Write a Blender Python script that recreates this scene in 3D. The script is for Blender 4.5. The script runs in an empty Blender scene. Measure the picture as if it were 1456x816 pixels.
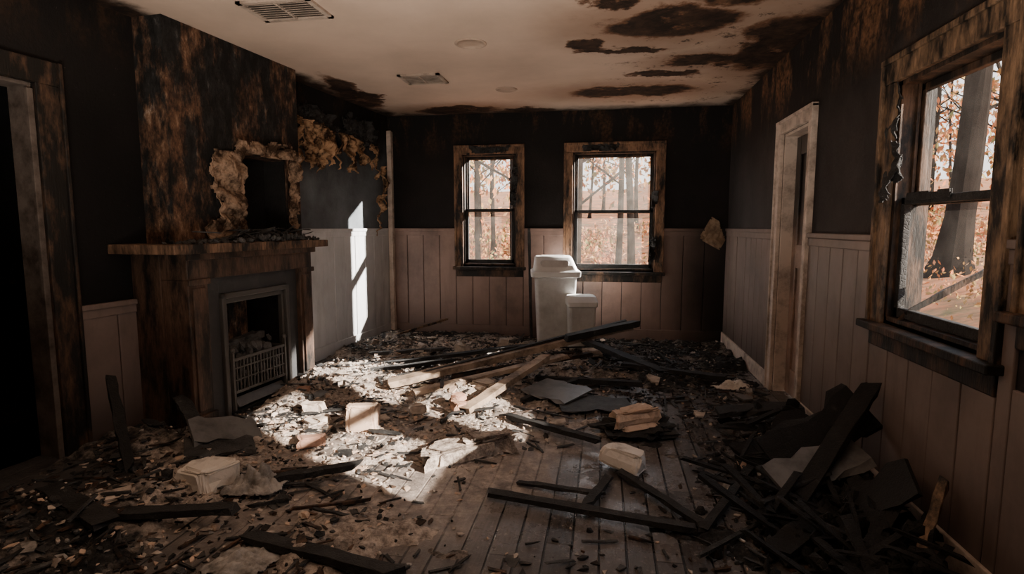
import bpy, math, random
from mathutils import Vector, Matrix, noise, Euler
random.seed(7)
R=random.random
def U(a,b): return a+(b-a)*R()
SC=bpy.context.scene.collection

# ------------------------------------------------------------ node helper
class T:
    def __init__(s,name):
        s.m=bpy.data.materials.new(name); s.m.use_nodes=True
        s.t=s.m.node_tree; s.n=s.t.nodes; s.b=s.n["Principled BSDF"]; s.out=s.n["Material Output"]
        g=s.n.new("ShaderNodeNewGeometry"); s.pos=g.outputs["Position"]; s.geo=g
    def L(s,a,b): s.t.links.new(a,b)
    def put(s,sock,v):
        if v is None: return
        if hasattr(v,"links"): s.L(v,sock)
        else:
            if isinstance(v,tuple) and len(v)==3 and sock.type=="RGBA": v=v+(1,)
            sock.default_value=v
    def scale(s,v,vec=None):
        n=s.n.new("ShaderNodeVectorMath"); n.operation="MULTIPLY"; s.put(n.inputs[0],vec or s.pos); n.inputs[1].default_value=v; return n.outputs[0]
    def noise(s,sc,det=5,ro=.6,vec=None,dist=0,col=False):
        n=s.n.new("ShaderNodeTexNoise"); n.inputs["Scale"].default_value=sc; n.inputs["Detail"].default_value=det
        n.inputs["Roughness"].default_value=ro; n.inputs["Distortion"].default_value=dist
        s.L(vec or s.pos,n.inputs["Vector"]); return n.outputs["Color" if col else "Fac"]
    def voro(s,sc,vec=None,feat="F1",out="Distance"):
        n=s.n.new("ShaderNodeTexVoronoi"); n.feature=feat; n.inputs["Scale"].default_value=sc
        s.L(vec or s.pos,n.inputs["Vector"]); return n.outputs[out]
    def ramp(s,f,st):
        n=s.n.new("ShaderNodeValToRGB"); e=n.color_ramp.elements
        while len(e)<len(st): e.new(.5)
        for i,(p,c) in enumerate(st):
            e[i].position=p
            if not isinstance(c,tuple): c=(c,c,c)
            e[i].color=c+(1,) if len(c)==3 else c
        s.L(f,n.inputs[0]); return n.outputs[0]
    def mix(s,f,a,b):
        n=s.n.new("ShaderNodeMix"); n.data_type="RGBA"; s.put(n.inputs[0],f); s.put(n.inputs[6],a); s.put(n.inputs[7],b); return n.outputs[2]
    def M(s,op,a,b=None,c=None):
        n=s.n.new("ShaderNodeMath"); n.operation=op; s.put(n.inputs[0],a); s.put(n.inputs[1],b); s.put(n.inputs[2],c); return n.outputs[0]
    def mr(s,v,a,b,c=0.,d=1.,sm=True):
        n=s.n.new("ShaderNodeMapRange"); n.interpolation_type="SMOOTHSTEP" if sm else "LINEAR"
        s.put(n.inputs[0],v)
        for i,x in enumerate((a,b,c,d)): n.inputs[1+i].default_value=x
        return n.outputs[0]
    def xyz(s,vec=None):
        n=s.n.new("ShaderNodeSeparateXYZ"); s.L(vec or s.pos,n.inputs[0]); return n.outputs
    def bump(s,h,st=.5,d=.01):
        n=s.n.new("ShaderNodeBump"); n.inputs["Strength"].default_value=st; n.inputs["Distance"].default_value=d
        s.L(h,n.inputs["Height"]); s.L(n.outputs[0],s.b.inputs["Normal"])
    def blob(s,P,c,r,edge=.35):
        n=s.n.new("ShaderNodeVectorMath"); n.operation="SUBTRACT"; s.L(P,n.inputs[0]); n.inputs[1].default_value=c
        m=s.n.new("ShaderNodeVectorMath"); m.operation="MULTIPLY"; s.L(n.outputs[0],m.inputs[0]); m.inputs[1].default_value=tuple(1/x for x in r)
        l=s.n.new("ShaderNodeVectorMath"); l.operation="LENGTH"; s.L(m.outputs[0],l.inputs[0])
        return s.mr(l.outputs["Value"],1+edge,1-edge)
    def warp(s,amt,sc=2.5,det=6):
        c=s.noise(sc,det,.65,col=True)
        n=s.n.new("ShaderNodeVectorMath"); n.operation="SUBTRACT"; s.L(c,n.inputs[0]); n.inputs[1].default_value=(.5,.5,.5)
        m=s.n.new("ShaderNodeVectorMath"); m.operation="SCALE"; s.L(n.outputs[0],m.inputs[0]); m.inputs["Scale"].default_value=amt
        a=s.n.new("ShaderNodeVectorMath"); a.operation="ADD"; s.L(s.pos,a.inputs[0]); s.L(m.outputs[0],a.inputs[1]); return a.outputs[0]
    def fin(s,col,rough=.8,spec=None):
        s.put(s.b.inputs["Base Color"],col); s.put(s.b.inputs["Roughness"],rough)
        if spec is not None: s.b.inputs["Specular IOR Level"].default_value=spec
        return s.m

def m_char(name="charred_black",lo=.006,hi=.05,ash=.25,rough=.75):
    t=T(name); n=t.noise(9,8,.7); v=t.voro(55,feat="DISTANCE_TO_EDGE")
    c=t.ramp(n,[(.3,lo),(.62,hi),(.78,ash)])
    h=t.M("ADD",t.M("MULTIPLY",t.mr(v,0,.15),.5),t.noise(60,4))
    t.bump(h,.5,.006); return t.fin(c,rough,.4)
def m_burnt(name,wood=(.30,.15,.075),amt=.5,sc=(6,6,2),dark=.010,rough=.6):
    t=T(name); n=t.noise(1.6,9,.7,t.scale(sc)); g=t.noise(5,4,.6,t.scale((18,18,3)))
    w=t.mix(t.ramp(g,[(.3,.0),(.7,1.)]),tuple(x*.45 for x in wood),wood)
    k=t.ramp(n,[(amt-.09,0.),(amt+.09,1.)])
    c=t.mix(k,w,(dark,dark*.9,dark*.8))
    t.bump(t.M("ADD",n,g),.5,.006); return t.fin(c,rough,.35)
def m_plain(name,col,rough=.6,dirt=.5,dcol=(.03,.025,.02),sc=5,spec=.4,bump=.2,lo=.45,hi=.7):
    t=T(name); n=t.noise(sc,9,.7)
    k=t.M("MULTIPLY",t.ramp(n,[(lo,0.),(hi,1.)]),dirt)
    t.bump(t.noise(45,5),bump,.005); return t.fin(t.mix(k,col,dcol),rough,spec)

CHAR=m_char("charred_black",.006,.035,.18); CHARL=m_char("charred_grey",.012,.07,.3,.6); CHARD=m_char("charred_deep_black",.004,.014,.08,.8)
BURNT=m_burnt("burnt_wood",(.36,.20,.115),amt=.52)
BURNTS=m_burnt("scorched_surround_wood",(.15,.09,.062),amt=.51,dark=.013,rough=.5)
BURNTD=m_burnt("burnt_wood_dark",amt=.44,wood=(.16,.09,.055))
BURNTL=m_burnt("scorched_wood_light",(.34,.215,.13),.49)
def m_wall(name,grey,rust=.6,zr=(1.9,2.45),rustc=(.15,.075,.035),blk=2.05):
    t=T(name); x=t.xyz(); n=t.noise(1.3,6,.6); n2=t.noise(2.2,9,.75,t.scale((1.6,1.6,.55)))
    base=t.mix(t.ramp(n,[(.35,0.),(.65,1.)]),grey,tuple(g*.3 for g in grey))
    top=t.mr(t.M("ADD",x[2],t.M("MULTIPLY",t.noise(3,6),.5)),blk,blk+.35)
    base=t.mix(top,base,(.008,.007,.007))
    zb=t.mr(x[2],zr[0],zr[1])
    k=t.M("MULTIPLY",t.M("MULTIPLY",t.ramp(n2,[(.5,0.),(.6,1.)]),zb),rust)
    rc=t.mix(t.ramp(t.noise(30,5),[(.35,0.),(.65,1.)]),tuple(g*.15 for g in rustc),rustc)
    sp=t.ramp(t.noise(55,3,.6),[(.70,0.),(.76,.25)])
    c=t.mix(sp,t.mix(k,base,rc),(.2,.18,.16))
    t.bump(t.M("ADD",n2,t.M("MULTIPLY",t.noise(50,5),.4)),.5,.015); return t.fin(c,.75,.3)
W_BACK=m_wall("soot_wall_back",(.018,.014,.013),.6,(1.95,2.4))
W_RIGHT=m_wall("soot_wall_right",(.045,.038,.037),1.,(1.95,2.3),(.20,.10,.05))
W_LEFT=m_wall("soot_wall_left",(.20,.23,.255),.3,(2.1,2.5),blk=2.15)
W_NEAR=m_wall("soot_wall_near",(.008,.007,.007),.25,(2.1,2.5))
def m_chim():
    t=T("scorched_chimney"); n2=t.noise(2.4,10,.75,t.scale((1.5,1.5,.6))); f=t.noise(16,8,.75,t.scale((1,1,.5)))
    k=t.ramp(n2,[(.48,0.),(.57,1.)])
    rc=t.ramp(f,[(.38,(.018,.012,.009)),(.52,(.13,.068,.04)),(.62,(.27,.165,.105)),(.70,(.52,.41,.32))])
    c=t.mix(k,t.ramp(f,[(.45,.007),(.62,.025),(.75,.14)]),rc)
    t.bump(t.M("ADD",n2,f),.8,.02); return t.fin(c,.8,.3)
W_CHIM=m_chim()
W_DARK=m_char("soot_black_wall",.004,.012,.03,.9)
def m_wains(name,col,soot,lowx=None,lowk=.7):
    t=T(name); x=t.xyz(); n=t.noise(1.6,8,.65)
    k=t.ramp(n,[(.42,0.),(.75,soot)])
    low=t.M("MULTIPLY",t.mr(t.M("ADD",x[2],t.M("MULTIPLY",n,.35)),.75,.15),lowk)
    k=t.M("MAXIMUM",k,low)
    if lowx: k=t.M("MAXIMUM",k,t.mr(t.M("ADD",x[0],t.M("MULTIPLY",n,.5)),lowx[0],lowx[1]))
    st=t.ramp(t.noise(2.5,8,.7,t.scale((2.5,2.5,.5))),[(.5,0.),(.68,.35)])
    c=t.mix(k,t.mix(st,col,tuple(q*.35 for q in col)),(.014,.011,.010)); t.bump(t.noise(30,5),.15,.004); return t.fin(c,.45,.4)
WA_L=m_wains("wainscot_left_lit_tone",(.70,.71,.72),.3,None,.35)  # same paint, lightened: the light on the left wall is in this colour
WA_B=m_wains("wainscot_paint_back",(.36,.24,.20),.7,(.35,1.5),.6)
WA_R=m_wains("wainscot_paint_right",(.25,.19,.17),.6)

def m_ceil():
    t=T("sooted_ceiling_paint"); P=t.warp(.6,2.6,9); P2=t.warp(.25,6,5)
    x=t.xyz(P)
    bl=[((.38,3.75,2.5),(.36,.26,1)),((.22,5.5,2.5),(.50,.20,1)),((.75,4.6,2.5),(.26,.14,1)),((1.15,4.3,2.5),(.24,.6,1)),
        ((-1.6,6.05,2.5),(.42,.17,1)),((.1,4.25,2.5),(.34,.06,1)),((.75,3.2,2.5),(.4,.26,1)),((.45,4.95,2.5),(.26,.08,1)),((-.15,4.1,2.5),(.12,.12,1)),((-.9,6.2,2.5),(.3,.1,1)),((-2.35,5.2,2.5),(.14,.6,1)),((.0,3.3,2.5),(.16,.1,1))]
    m=None
    for c,r in bl:
        b=t.blob(P,c,r,.25); m=b if m is None else t.M("MAXIMUM",m,b)
    brk=t.ramp(t.noise(3.2,8,.7),[(.32,0.),(.46,1.)])
    m=t.M("MULTIPLY",m,brk)
    halo=None
    for c,r in bl[:5]+bl[6:7]:
        b=t.blob(P2,c,tuple(v*2.0 for v in r),.5); halo=b if halo is None else t.M("MAXIMUM",halo,b)
    sp=t.M("MULTIPLY",t.mr(x[0],-.3,.5),t.ramp(t.noise(6,9,.78),[(.56,0.),(.61,.85)]))
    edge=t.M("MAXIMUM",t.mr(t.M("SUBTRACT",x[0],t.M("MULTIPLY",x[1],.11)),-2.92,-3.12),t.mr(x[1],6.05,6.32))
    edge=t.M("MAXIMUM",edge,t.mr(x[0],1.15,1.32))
    base=t.mix(t.ramp(t.noise(1.2,6),[(.35,0.),(.7,1.)]),(.63,.50,.41),(.48,.38,.31))
    c=t.mix(t.M("MULTIPLY",halo,.6),base,(.24,.13,.075))
    rim=t.ramp(m,[(.0,0.),(.35,1.)])
    c=t.mix(t.M("MULTIPLY",rim,.9),c,(.13,.06,.03))
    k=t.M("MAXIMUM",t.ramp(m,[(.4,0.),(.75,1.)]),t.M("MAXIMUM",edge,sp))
    c=t.mix(k,c,t.ramp(t.noise(9,6,.7),[(.4,(.010,.007,.006)),(.65,(.06,.034,.022))]))
    t.bump(t.M("ADD",m,t.M("MULTIPLY",t.noise(20,5),.3)),.3,.01); return t.fin(c,.8,.25)
CEIL=m_ceil()

def m_floor():
    t=T("burnt_plank_floor"); x=t.xyz(); w=.105
    q=t.M("DIVIDE",x[0],w); idx=t.M("FLOOR",q); fr=t.M("FRACT",q)
    gap=t.M("MAXIMUM",t.mr(fr,.05,.02,sm=False),t.mr(fr,.95,.98,sm=False))
    wn=t.n.new("ShaderNodeTexWhiteNoise"); wn.noise_dimensions="1D"; t.L(idx,wn.inputs["W"])
    yy=t.M("ADD",t.M("DIVIDE",x[1],1.3),t.M("MULTIPLY",wn.outputs["Value"],5.)); fy=t.M("FRACT",yy)
    gap=t.M("MAXIMUM",gap,t.mr(fy,.006,.002,sm=False))
    wn2=t.n.new("ShaderNodeTexWhiteNoise"); wn2.noise_dimensions="2D"
    cb=t.n.new("ShaderNodeCombineXYZ"); t.L(idx,cb.inputs[0]); t.L(t.M("FLOOR",yy),cb.inputs[1]); t.L(cb.outputs[0],wn2.inputs["Vector"])
    grain=t.noise(4,6,.6,t.scale((22,1.5,1)))
    wood=t.ramp(t.M("ADD",t.M("MULTIPLY",grain,.6),t.M("MULTIPLY",wn2.outputs["Value"],.4)),[(.25,(.036,.032,.031)),(.7,(.15,.135,.13))])
    n=t.noise(1.5,10,.68); P=t.warp(.8,1.7,6)
    cen=t.blob(P,(-1.3,3.8,0),(1.2,2.0,5),.3)
    fine=t.noise(14,8,.75)
    ashc=t.ramp(fine,[(.34,(.08,.064,.057)),(.5,(.38,.32,.285)),(.66,(.68,.59,.52))])
    ak=t.M("MULTIPLY",t.ramp(t.M("ADD",t.M("MULTIPLY",n,.7),t.M("MULTIPLY",cen,.27)),[(.42,0.),(.54,1.)]),t.ramp(fine,[(.3,.35),(.55,1.)]))
    sf=t.ramp(t.noise(38,4,.7),[(.58,0.),(.66,.65)])
    c=t.mix(t.M("MULTIPLY",cen,.6),wood,t.ramp(grain,[(.3,(.32,.275,.245)),(.7,(.56,.48,.43))]))
    c=t.mix(sf,c,(.4,.36,.33))
    c=t.mix(gap,c,(.004,.004,.004)); c=t.mix(t.M("MULTIPLY",ak,.8),c,ashc)
    soot=t.ramp(t.noise(1.1,9,.7,P),[(.53,0.),(.63,1.)])
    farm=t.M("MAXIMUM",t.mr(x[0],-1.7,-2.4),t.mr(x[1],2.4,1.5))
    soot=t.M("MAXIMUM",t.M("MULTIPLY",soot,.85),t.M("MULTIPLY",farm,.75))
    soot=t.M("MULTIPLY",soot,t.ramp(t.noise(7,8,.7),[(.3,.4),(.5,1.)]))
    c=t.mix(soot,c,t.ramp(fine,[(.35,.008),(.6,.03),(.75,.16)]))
    rough=t.M("ADD",.18,t.M("MULTIPLY",t.M("MAXIMUM",t.M("MAXIMUM",ak,soot),t.ramp(t.noise(5,7,.7),[(.4,0.),(.65,.6)])),.5))
    h=t.M("SUBTRACT",t.M("ADD",t.M("MULTIPLY",fine,t.M("ADD",.15,t.M("MAXIMUM",ak,soot))),t.M("MULTIPLY",grain,.1)),t.M("MULTIPLY",gap,.8))
    t.bump(h,.8,.012); return t.fin(c,rough,.7)
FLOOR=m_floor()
def m_ash():
    t=T("ash_and_cinders"); f=t.noise(22,9,.75); P=t.warp(.8,1.7,6); cen=t.blob(P,(-1.25,3.9,0),(1.2,2.0,5),.4)
    k=t.M("ADD",t.M("MULTIPLY",t.noise(3,8,.7),.75),t.M("MULTIPLY",cen,.32))
    c=t.mix(t.ramp(k,[(.38,0.),(.54,1.)]),t.ramp(f,[(.35,.008),(.6,.04),(.75,.25)]),t.ramp(f,[(.32,(.06,.048,.042)),(.46,(.33,.28,.245)),(.60,(.66,.57,.50))]))
    t.bump(t.M("ADD",f,t.noise(70,4)),.9,.015); return t.fin(c,.9,.2)
ASH=m_ash()
PLASTER=m_plain("scorched_plaster",(.60,.52,.45),.85,.8,(.05,.035,.025),9,.2,.5)
WHITEB=m_plain("foam_block_white",(.78,.73,.67),.8,.6,(.12,.09,.07),8,.2,.4,.5,.7)
TANB=m_plain("fire_brick_tan",(.64,.48,.37),.85,.65,(.10,.06,.04),10,.2,.5,.5,.7)
BRICK=m_plain("red_brick",(.50,.30,.22),.85,.5,(.12,.09,.08),14,.2,.5)
INSUL=m_plain("scorched_insulation",(.46,.29,.17),.95,.96,(.02,.012,.008),7,.1,1.,.44,.58)
CLOTH=m_plain("dirty_cloth",(.42,.40,.38),.85,.8,(.04,.035,.03),14,.2,.4,.4,.65)
GREYB=m_plain("grey_scorched_board",(.17,.17,.17),.38,.7,(.01,.01,.01),6,.5,.2)
IRON=m_plain("cast_iron",(.07,.066,.062),.42,.4,(.12,.09,.07),20,.6,.4,.55,.8)
SLATE=m_plain("fireplace_slate",(.038,.039,.041),.6,.6,(.10,.09,.085),9,.5,.4,.5,.8)
WHITEP=m_plain("bin_plastic_white",(.80,.80,.78),.35,.3,(.25,.22,.18),4,.5,.05,.5,.8)
GREYP=m_plain("bin_plastic_grey",(.66,.655,.64),.4,.55,(.16,.14,.13),4,.5,.05,.42,.75)
TRIMW=m_plain("scorched_white_trim",(.66,.555,.48),.5,.8,(.08,.045,.025),6,.4,.2,.45,.7)
METALV=m_plain("vent_enamel",(.44,.36,.30),.5,.6,(.05,.035,.025),9,.4,.1)
BLACK=m_plain("vent_shade_black",(.003,.003,.003),.95,0)  # black backing stands in for the shade behind the vent slats
_t=T("scorched_door"); _x=_t.xyz(); _k=_t.mr(_t.M("ADD",_x[2],_t.M("MULTIPLY",_t.noise(3,6),.3)),1.25,1.5)
DOORM=_t.fin(_t.mix(_k,_t.mix(_t.ramp(_t.noise(3,7),[(.4,0.),(.7,1.)]),(.46,.31,.24),(.08,.05,.04)),(.014,.010,.009)),.35,.5)
def m_glass(name,lo,hi):
    t=T(name); n=t.noise(3,8,.7)
    tr=t.n.new("ShaderNodeBsdfTransparent"); tl=t.n.new("ShaderNodeBsdfTranslucent"); tl.inputs[0].default_value=(.8,.74,.66,1)
    m1=t.n.new("ShaderNodeMixShader")
    t.L(t.ramp(n,[(.4,lo),(.75,hi)]),m1.inputs[0]); t.L(tr.outputs[0],m1.inputs[1]); t.L(tl.outputs[0],m1.inputs[2])
    t.L(m1.outputs[0],t.out.inputs[0]); return t.m
GLASS=m_glass("haze_veil_glass",.015,.05); GLASSC=m_glass("clearer_window_glass",.004,.02)  # pale translucent veil in the panes stands in for outdoor haze

# ------------------------------------------------------------ mesh builder
_p=(1+5**.5)/2
LOW=([Vector(v).normalized() for v in((-1,_p,0),(1,_p,0),(-1,-_p,0),(1,-_p,0),(0,-1,_p),(0,1,_p),(0,-1,-_p),(0,1,-_p),(_p,0,-1),(_p,0,1),(-_p,0,-1),(-_p,0,1))],
 [[0,11,5],[0,5,1],[0,1,7],[0,7,10],[0,10,11],[1,5,9],[5,11,4],[11,10,2],[10,7,6],[7,1,8],[3,9,4],[3,4,2],[3,2,6],[3,6,8],[3,8,9],[4,9,5],[2,4,11],[6,2,10],[8,6,7],[9,8,1]])
def _hi():
    import bmesh
    bm=bmesh.new(); bmesh.ops.create_icosphere(bm,subdivisions=4,radius=1); bm.verts.ensure_lookup_table()
    r=([v.co.copy() for v in bm.verts],[[v.index for v in f.verts] for f in bm.faces]); bm.free(); return r
HI=_hi()
class MB:
    def __init__(s): s.v=[];s.f=[];s.mi=[]
    def add(s,vs,fs,mi=0,M=None):
        o=len(s.v)
        s.v+= [tuple(M@Vector(v)) for v in vs] if M is not None else [tuple(v) for v in vs]
        s.f+=[[i+o for i in f] for f in fs]; s.mi+=[mi]*len(fs)
    BF=[[0,3,2,1],[4,5,6,7],[0,1,5,4],[1,2,6,5],[2,3,7,6],[3,0,4,7]]
    def box(s,x0,x1,y0,y1,z0,z1,mi=0,M=None,j=0):
        vs=[(x0,y0,z0),(x1,y0,z0),(x1,y1,z0),(x0,y1,z0),(x0,y0,z1),(x1,y0,z1),(x1,y1,z1),(x0,y1,z1)]
        if j: vs=[(a+U(-j,j),b+U(-j,j),c+U(-j,j)) for a,b,c in vs]
        s.add(vs,s.BF,mi,M)
    def beam(s,p0,p1,w,h,mi=0,roll=0,seg=8,j=.004,taper=.0,ends=.03):
        p0=Vector(p0);p1=Vector(p1);d=(p1-p0);L=d.length;d.normalize()
        up=Vector((0,0,1)) if abs(d.z)<.95 else Vector((1,0,0))
        sx=d.cross(up).normalized(); sz=sx.cross(d).normalized()
        q=Matrix.Rotation(roll,3,d); sx=q@sx; sz=q@sz; vs=[];fs=[]
        for i in range(seg+1):
            k=i/seg; c=p0+d*(L*k); tw=1-taper*abs(2*k-1)**3
            for a,b in((-1,-1),(1,-1),(1,1),(-1,1)):
                e=U(-ends,ends) if i in(0,seg) else 0
                vs.append(c+sx*(a*w/2*tw+U(-j,j))+sz*(b*h/2*tw+U(-j,j)*.6)+d*e)
        for i in range(seg):
            for a in range(4):
                b=(a+1)%4; fs.append([i*4+a,i*4+b,i*4+4+b,i*4+4+a])
        fs.append([0,3,2,1]); fs.append([seg*4+i for i in range(4)]); s.add(vs,fs,mi)
    def lump(s,c,r,mi=0,j=.25,hi=False,rot=None,nz=2.):
        vs,fs=HI if hi else LOW; E=(rot or Euler((U(0,6),U(0,6),U(0,6)))).to_matrix(); off=Vector((U(0,99),U(0,99),U(0,99)))
        out=[]
        for v in vs:
            k=1+j*noise.fractal(v*nz+off,.8,2.,4)*1.6 if hi else 1+U(-j,j)
            w=Vector((v.x*r[0],v.y*r[1],v.z*r[2]))*k; out.append(Vector(c)+E@w)
        s.add(out,fs,mi)
    def shard(s,c,rad,th,mi=0,tilt=.3,n=None):
        n=n or random.randint(3,6); E=Euler((U(-tilt,tilt),U(-tilt,tilt),U(0,6.3))).to_matrix(); vs=[];c=Vector(c); asp=U(.4,1)
        for z in(0,th):
            for i in range(n):
                a=6.283*i/n+ (i*.37%1)*.5; rr=rad*(.6+.5*((i*7.3+c.x*31)%1)); vs.append(c+E@Vector((math.cos(a)*rr,math.sin(a)*rr*asp,z)))
        fs=[list(range(n))[::-1],[n+i for i in range(n)]]+[[i,(i+1)%n,n+(i+1)%n,n+i] for i in range(n)]
        s.add(vs,fs,mi)
    def loft(s,rings,mi=0,M=None,seg=6):
        vs=[];fs=[];n=4*seg
        for z,hx,hy,r,cx,cy in rings:
            for q in range(4):
                sx=(1,-1,-1,1)[q]; sy=(1,1,-1,-1)[q]
                for i in range(seg):
                    a=math.pi/2*(q+i/(seg-1)); vs.append((cx+sx*(hx-r)+math.cos(a)*r,cy+sy*(hy-r)+math.sin(a)*r,z))
        for k in range(len(rings)-1):
            for i in range(n): fs.append([k*n+i,k*n+(i+1)%n,(k+1)*n+(i+1)%n,(k+1)*n+i])
        fs.append(list(range(n))[::-1]); fs.append([(len(rings)-1)*n+i for i in range(n)]); s.add(vs,fs,mi,M)
    def sheet(s,M,w,h,mi=0,res=.012,rag=.3,curl=.04,seed=0,shape=None,fold=0):
        nx=max(3,int(w/res)); nz=max(3,int(h/res)); vs=[];fs=[]
        for j in range(nz+1):
            for i in range(nx+1):
                x=(i/nx-.5)*w; z=(j/nz-.5)*h
                y=-abs(noise.fractal(Vector((x,z,seed))*5,1.,2.,4))*curl*2+fold*noise.noise(Vector((x*9+seed,z*2,seed)))
                vs.append((x,y,z))
        for j in range(nz):
            for i in range(nx):
                x=((i+.5)/nx-.5)*2; z=((j+.5)/nz-.5)*2
                d=(shape(x,z) if shape else max(abs(x),abs(z)))+rag*noise.fractal(Vector((x*1.5*w/.5,z*1.5*h/.5,seed*5.)),.9,2.,5)*1.3
                if d<.8:
                    a=j*(nx+1)+i; fs.append([a,a+1,a+nx+2,a+nx+1])
        s.add(vs,fs,mi,M)
    def done(s,name,mats,parent=None,smooth=False,bevel=0,solid=0):
        me=bpy.data.meshes.new(name)
        used=sorted({i for f in s.f for i in f}); mp={o:i for i,o in enumerate(used)}
        vs=[Vector(s.v[i]) for i in used]; fs=[[mp[i] for i in f] for f in s.f]
        mn=[min(v[k] for v in vs) for k in range(3)]; mx=[max(v[k] for v in vs) for k in range(3)]
        c=Vector(((mn[0]+mx[0])/2,(mn[1]+mx[1])/2,mn[2]))
        me.from_pydata([v-c for v in vs],[],fs)
        for m in (mats if isinstance(mats,(list,tuple)) else [mats]): me.materials.append(m)
        me.polygons.foreach_set("material_index",s.mi)
        if smooth: me.polygons.foreach_set("use_smooth",[True]*len(fs))
        me.update()
        o=bpy.data.objects.new(name,me); o.location=c; SC.objects.link(o)
        if bevel:
            b=o.modifiers.new("bevel","BEVEL"); b.width=bevel; b.segments=2; b.limit_method="ANGLE"; b.angle_limit=math.radians(40)
        if solid:
            b=o.modifiers.new("solid","SOLIDIFY"); b.thickness=solid
        if parent: o.parent=parent
        return o
def empty(name):
    e=bpy.data.objects.new(name,None); SC.objects.link(e); return e

H=2.5
ML=Matrix.Translation((-2.48,6.3,0))@Matrix.Rotation(math.radians(-6.28),4,'Z')
MBK=Matrix.Translation((0,6.3,0))
MR=Matrix.Translation((1.29,0,0))@Matrix.Rotation(math.radians(-90),4,'Z')

def wall(name,M,a0,a1,holes,mat,th=.14,axis='x'):
    b=MB(); xs=sorted({a0,a1}|{h[0] for h in holes}|{h[1] for h in holes}); zs=sorted({0,H}|{h[2] for h in holes}|{h[3] for h in holes})
    for i in range(len(xs)-1):
        for k in range(len(zs)-1):
            cx=(xs[i]+xs[i+1])/2; cz=(zs[k]+zs[k+1])/2
            if any(h[0]<cx<h[1] and h[2]<cz<h[3] for h in holes): continue
            if axis=='x': b.box(xs[i],xs[i+1],0,th,zs[k],zs[k+1],0,M)
            else: b.box(-th,0,xs[i],xs[i+1],zs[k],zs[k+1],0,M)
    return b.done(name,mat)

WB=[(-1.68,-.90,.76,2.14),(-.44,.62,.72,2.14)]
WR=[(-2.93,-2.03,.77,1.99),(-1.96,-1.04,.95,1.99)]
cw=.085
def hole(w,c=cw): return (w[0]+c,w[1]-c,w[2]+.05,w[3]-c)
wall("wall_back",MBK,-2.75,1.43,[hole(w) for w in WB],W_BACK)
DR=(-4.56,-3.83,0,2.0)
wall("wall_right",MR,-6.3,2.6,[hole(w,.1) for w in WR]+[(DR[0]+.08,DR[1]-.08,0,1.92)],W_RIGHT)
DL=(-4.75,-3.80,0,1.98)
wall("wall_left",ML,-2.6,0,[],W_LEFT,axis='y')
wall("wall_left",ML,-9,-2.6,[DL],W_NEAR,axis='y')
b=MB(); b.box(-3.7,1.43,-2.74,-2.6,0,H); b.done("wall_rear",W_DARK)
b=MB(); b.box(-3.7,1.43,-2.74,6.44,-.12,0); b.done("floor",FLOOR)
b=MB(); b.box(-3.7,1.43,-2.74,6.44,H,H+.12); b.done("ceiling",CEIL)

b=MB(); b.box(-1.3,-1.25,-5.4,-3.2,0,H,0,ML); b.box(-1.25,-.14,-3.25,-3.2,0,H,0,ML); b.box(-1.25,-.14,-5.4,-5.35,0,H,0,ML)
b.box(-1.25,-.14,-5.35,-3.25,H,H+.05,0,ML); b.box(-1.25,-.14,-5.35,-3.25,-.1,0,0,ML)
b.done("wall_passage",W_DARK)
b=MB(); b.box(-1.24,-.9,-4.7,-3.3,.88,.91,0,ML); b.box(-1.24,-1.2,-4.6,-4.55,.6,.9,0,ML); b.box(-1.24,-1.2,-3.5,-3.45,.6,.9,0,ML); b.done("storage_shelf",BURNTD)

def wains(name,M,spans,mat,axis='x',w=.2):
    b=MB()
    for a0,a1,zt in spans:
        n=max(1,round((a1-a0)/w)); d=(a1-a0)/n
        for i in range(n):
            p=a0+i*d+.003; q=a0+(i+1)*d-.003; t_=.016+U(-.002,.002)
            if axis=='x': b.box(p,q,-t_,0,.0,zt,0,M)
            else: b.box(0,t_,p,q,.0,zt,0,M)
        if zt>.75:
            if axis=='x': b.box(a0,a1,-.032,0,zt,zt+.03,0,M); b.box(a0,a1,-.022,0,zt-.05,zt,0,M)
            else: b.box(0,.032,a0,a1,zt,zt+.03,0,M); b.box(0,.022,a0,a1,zt-.05,zt,0,M)
    return b.done(name,mat,bevel=.004)
wains("wall_back_wainscot",MBK,[(-2.46,-1.68,1.2),(-1.68,-.90,.70),(-.90,-.44,1.2),(-.44,.62,.66),(.62,1.28,1.2)],WA_B)
wains("wall_right_wainscot",MR,[(-6.28,-4.56,1.2),(-3.83,-2.93,1.18),(-2.93,-2.03,.70),(-2.03,-1.96,1.18),(-1.96,-1.04,.74),(-1.04,2.6,1.18)],WA_R,w=.17)
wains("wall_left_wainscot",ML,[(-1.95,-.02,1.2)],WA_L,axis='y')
wains("wall_left_wainscot",ML,[(-3.66,-3.22,.78)],WA_R,axis='y')
wains("wall_left_wainscot",ML,[(-9,-4.9,.78)],WA_R,axis='y')
b=MB(); b.box(-2.46,1.28,-.03,-.016,0,.12,0,MBK); b.done("baseboard_back",WA_B,bevel=.004)
b=MB()
for s_,e_ in((-6.28,-4.57),(-3.82,2.6)): b.box(s_,e_,-.032,-.016,0,.12,0,MR)
b.done("baseboard_right",TRIMW,bevel=.004)
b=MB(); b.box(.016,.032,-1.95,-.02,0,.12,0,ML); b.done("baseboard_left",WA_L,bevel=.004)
b=MB(); b.beam(ML@Vector((.05,-.055,0)),ML@Vector((.05,-.055,2.3)),.06,.05,0,seg=14,j=.003); b.done("trim_corner_post",TRIMW)

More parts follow.
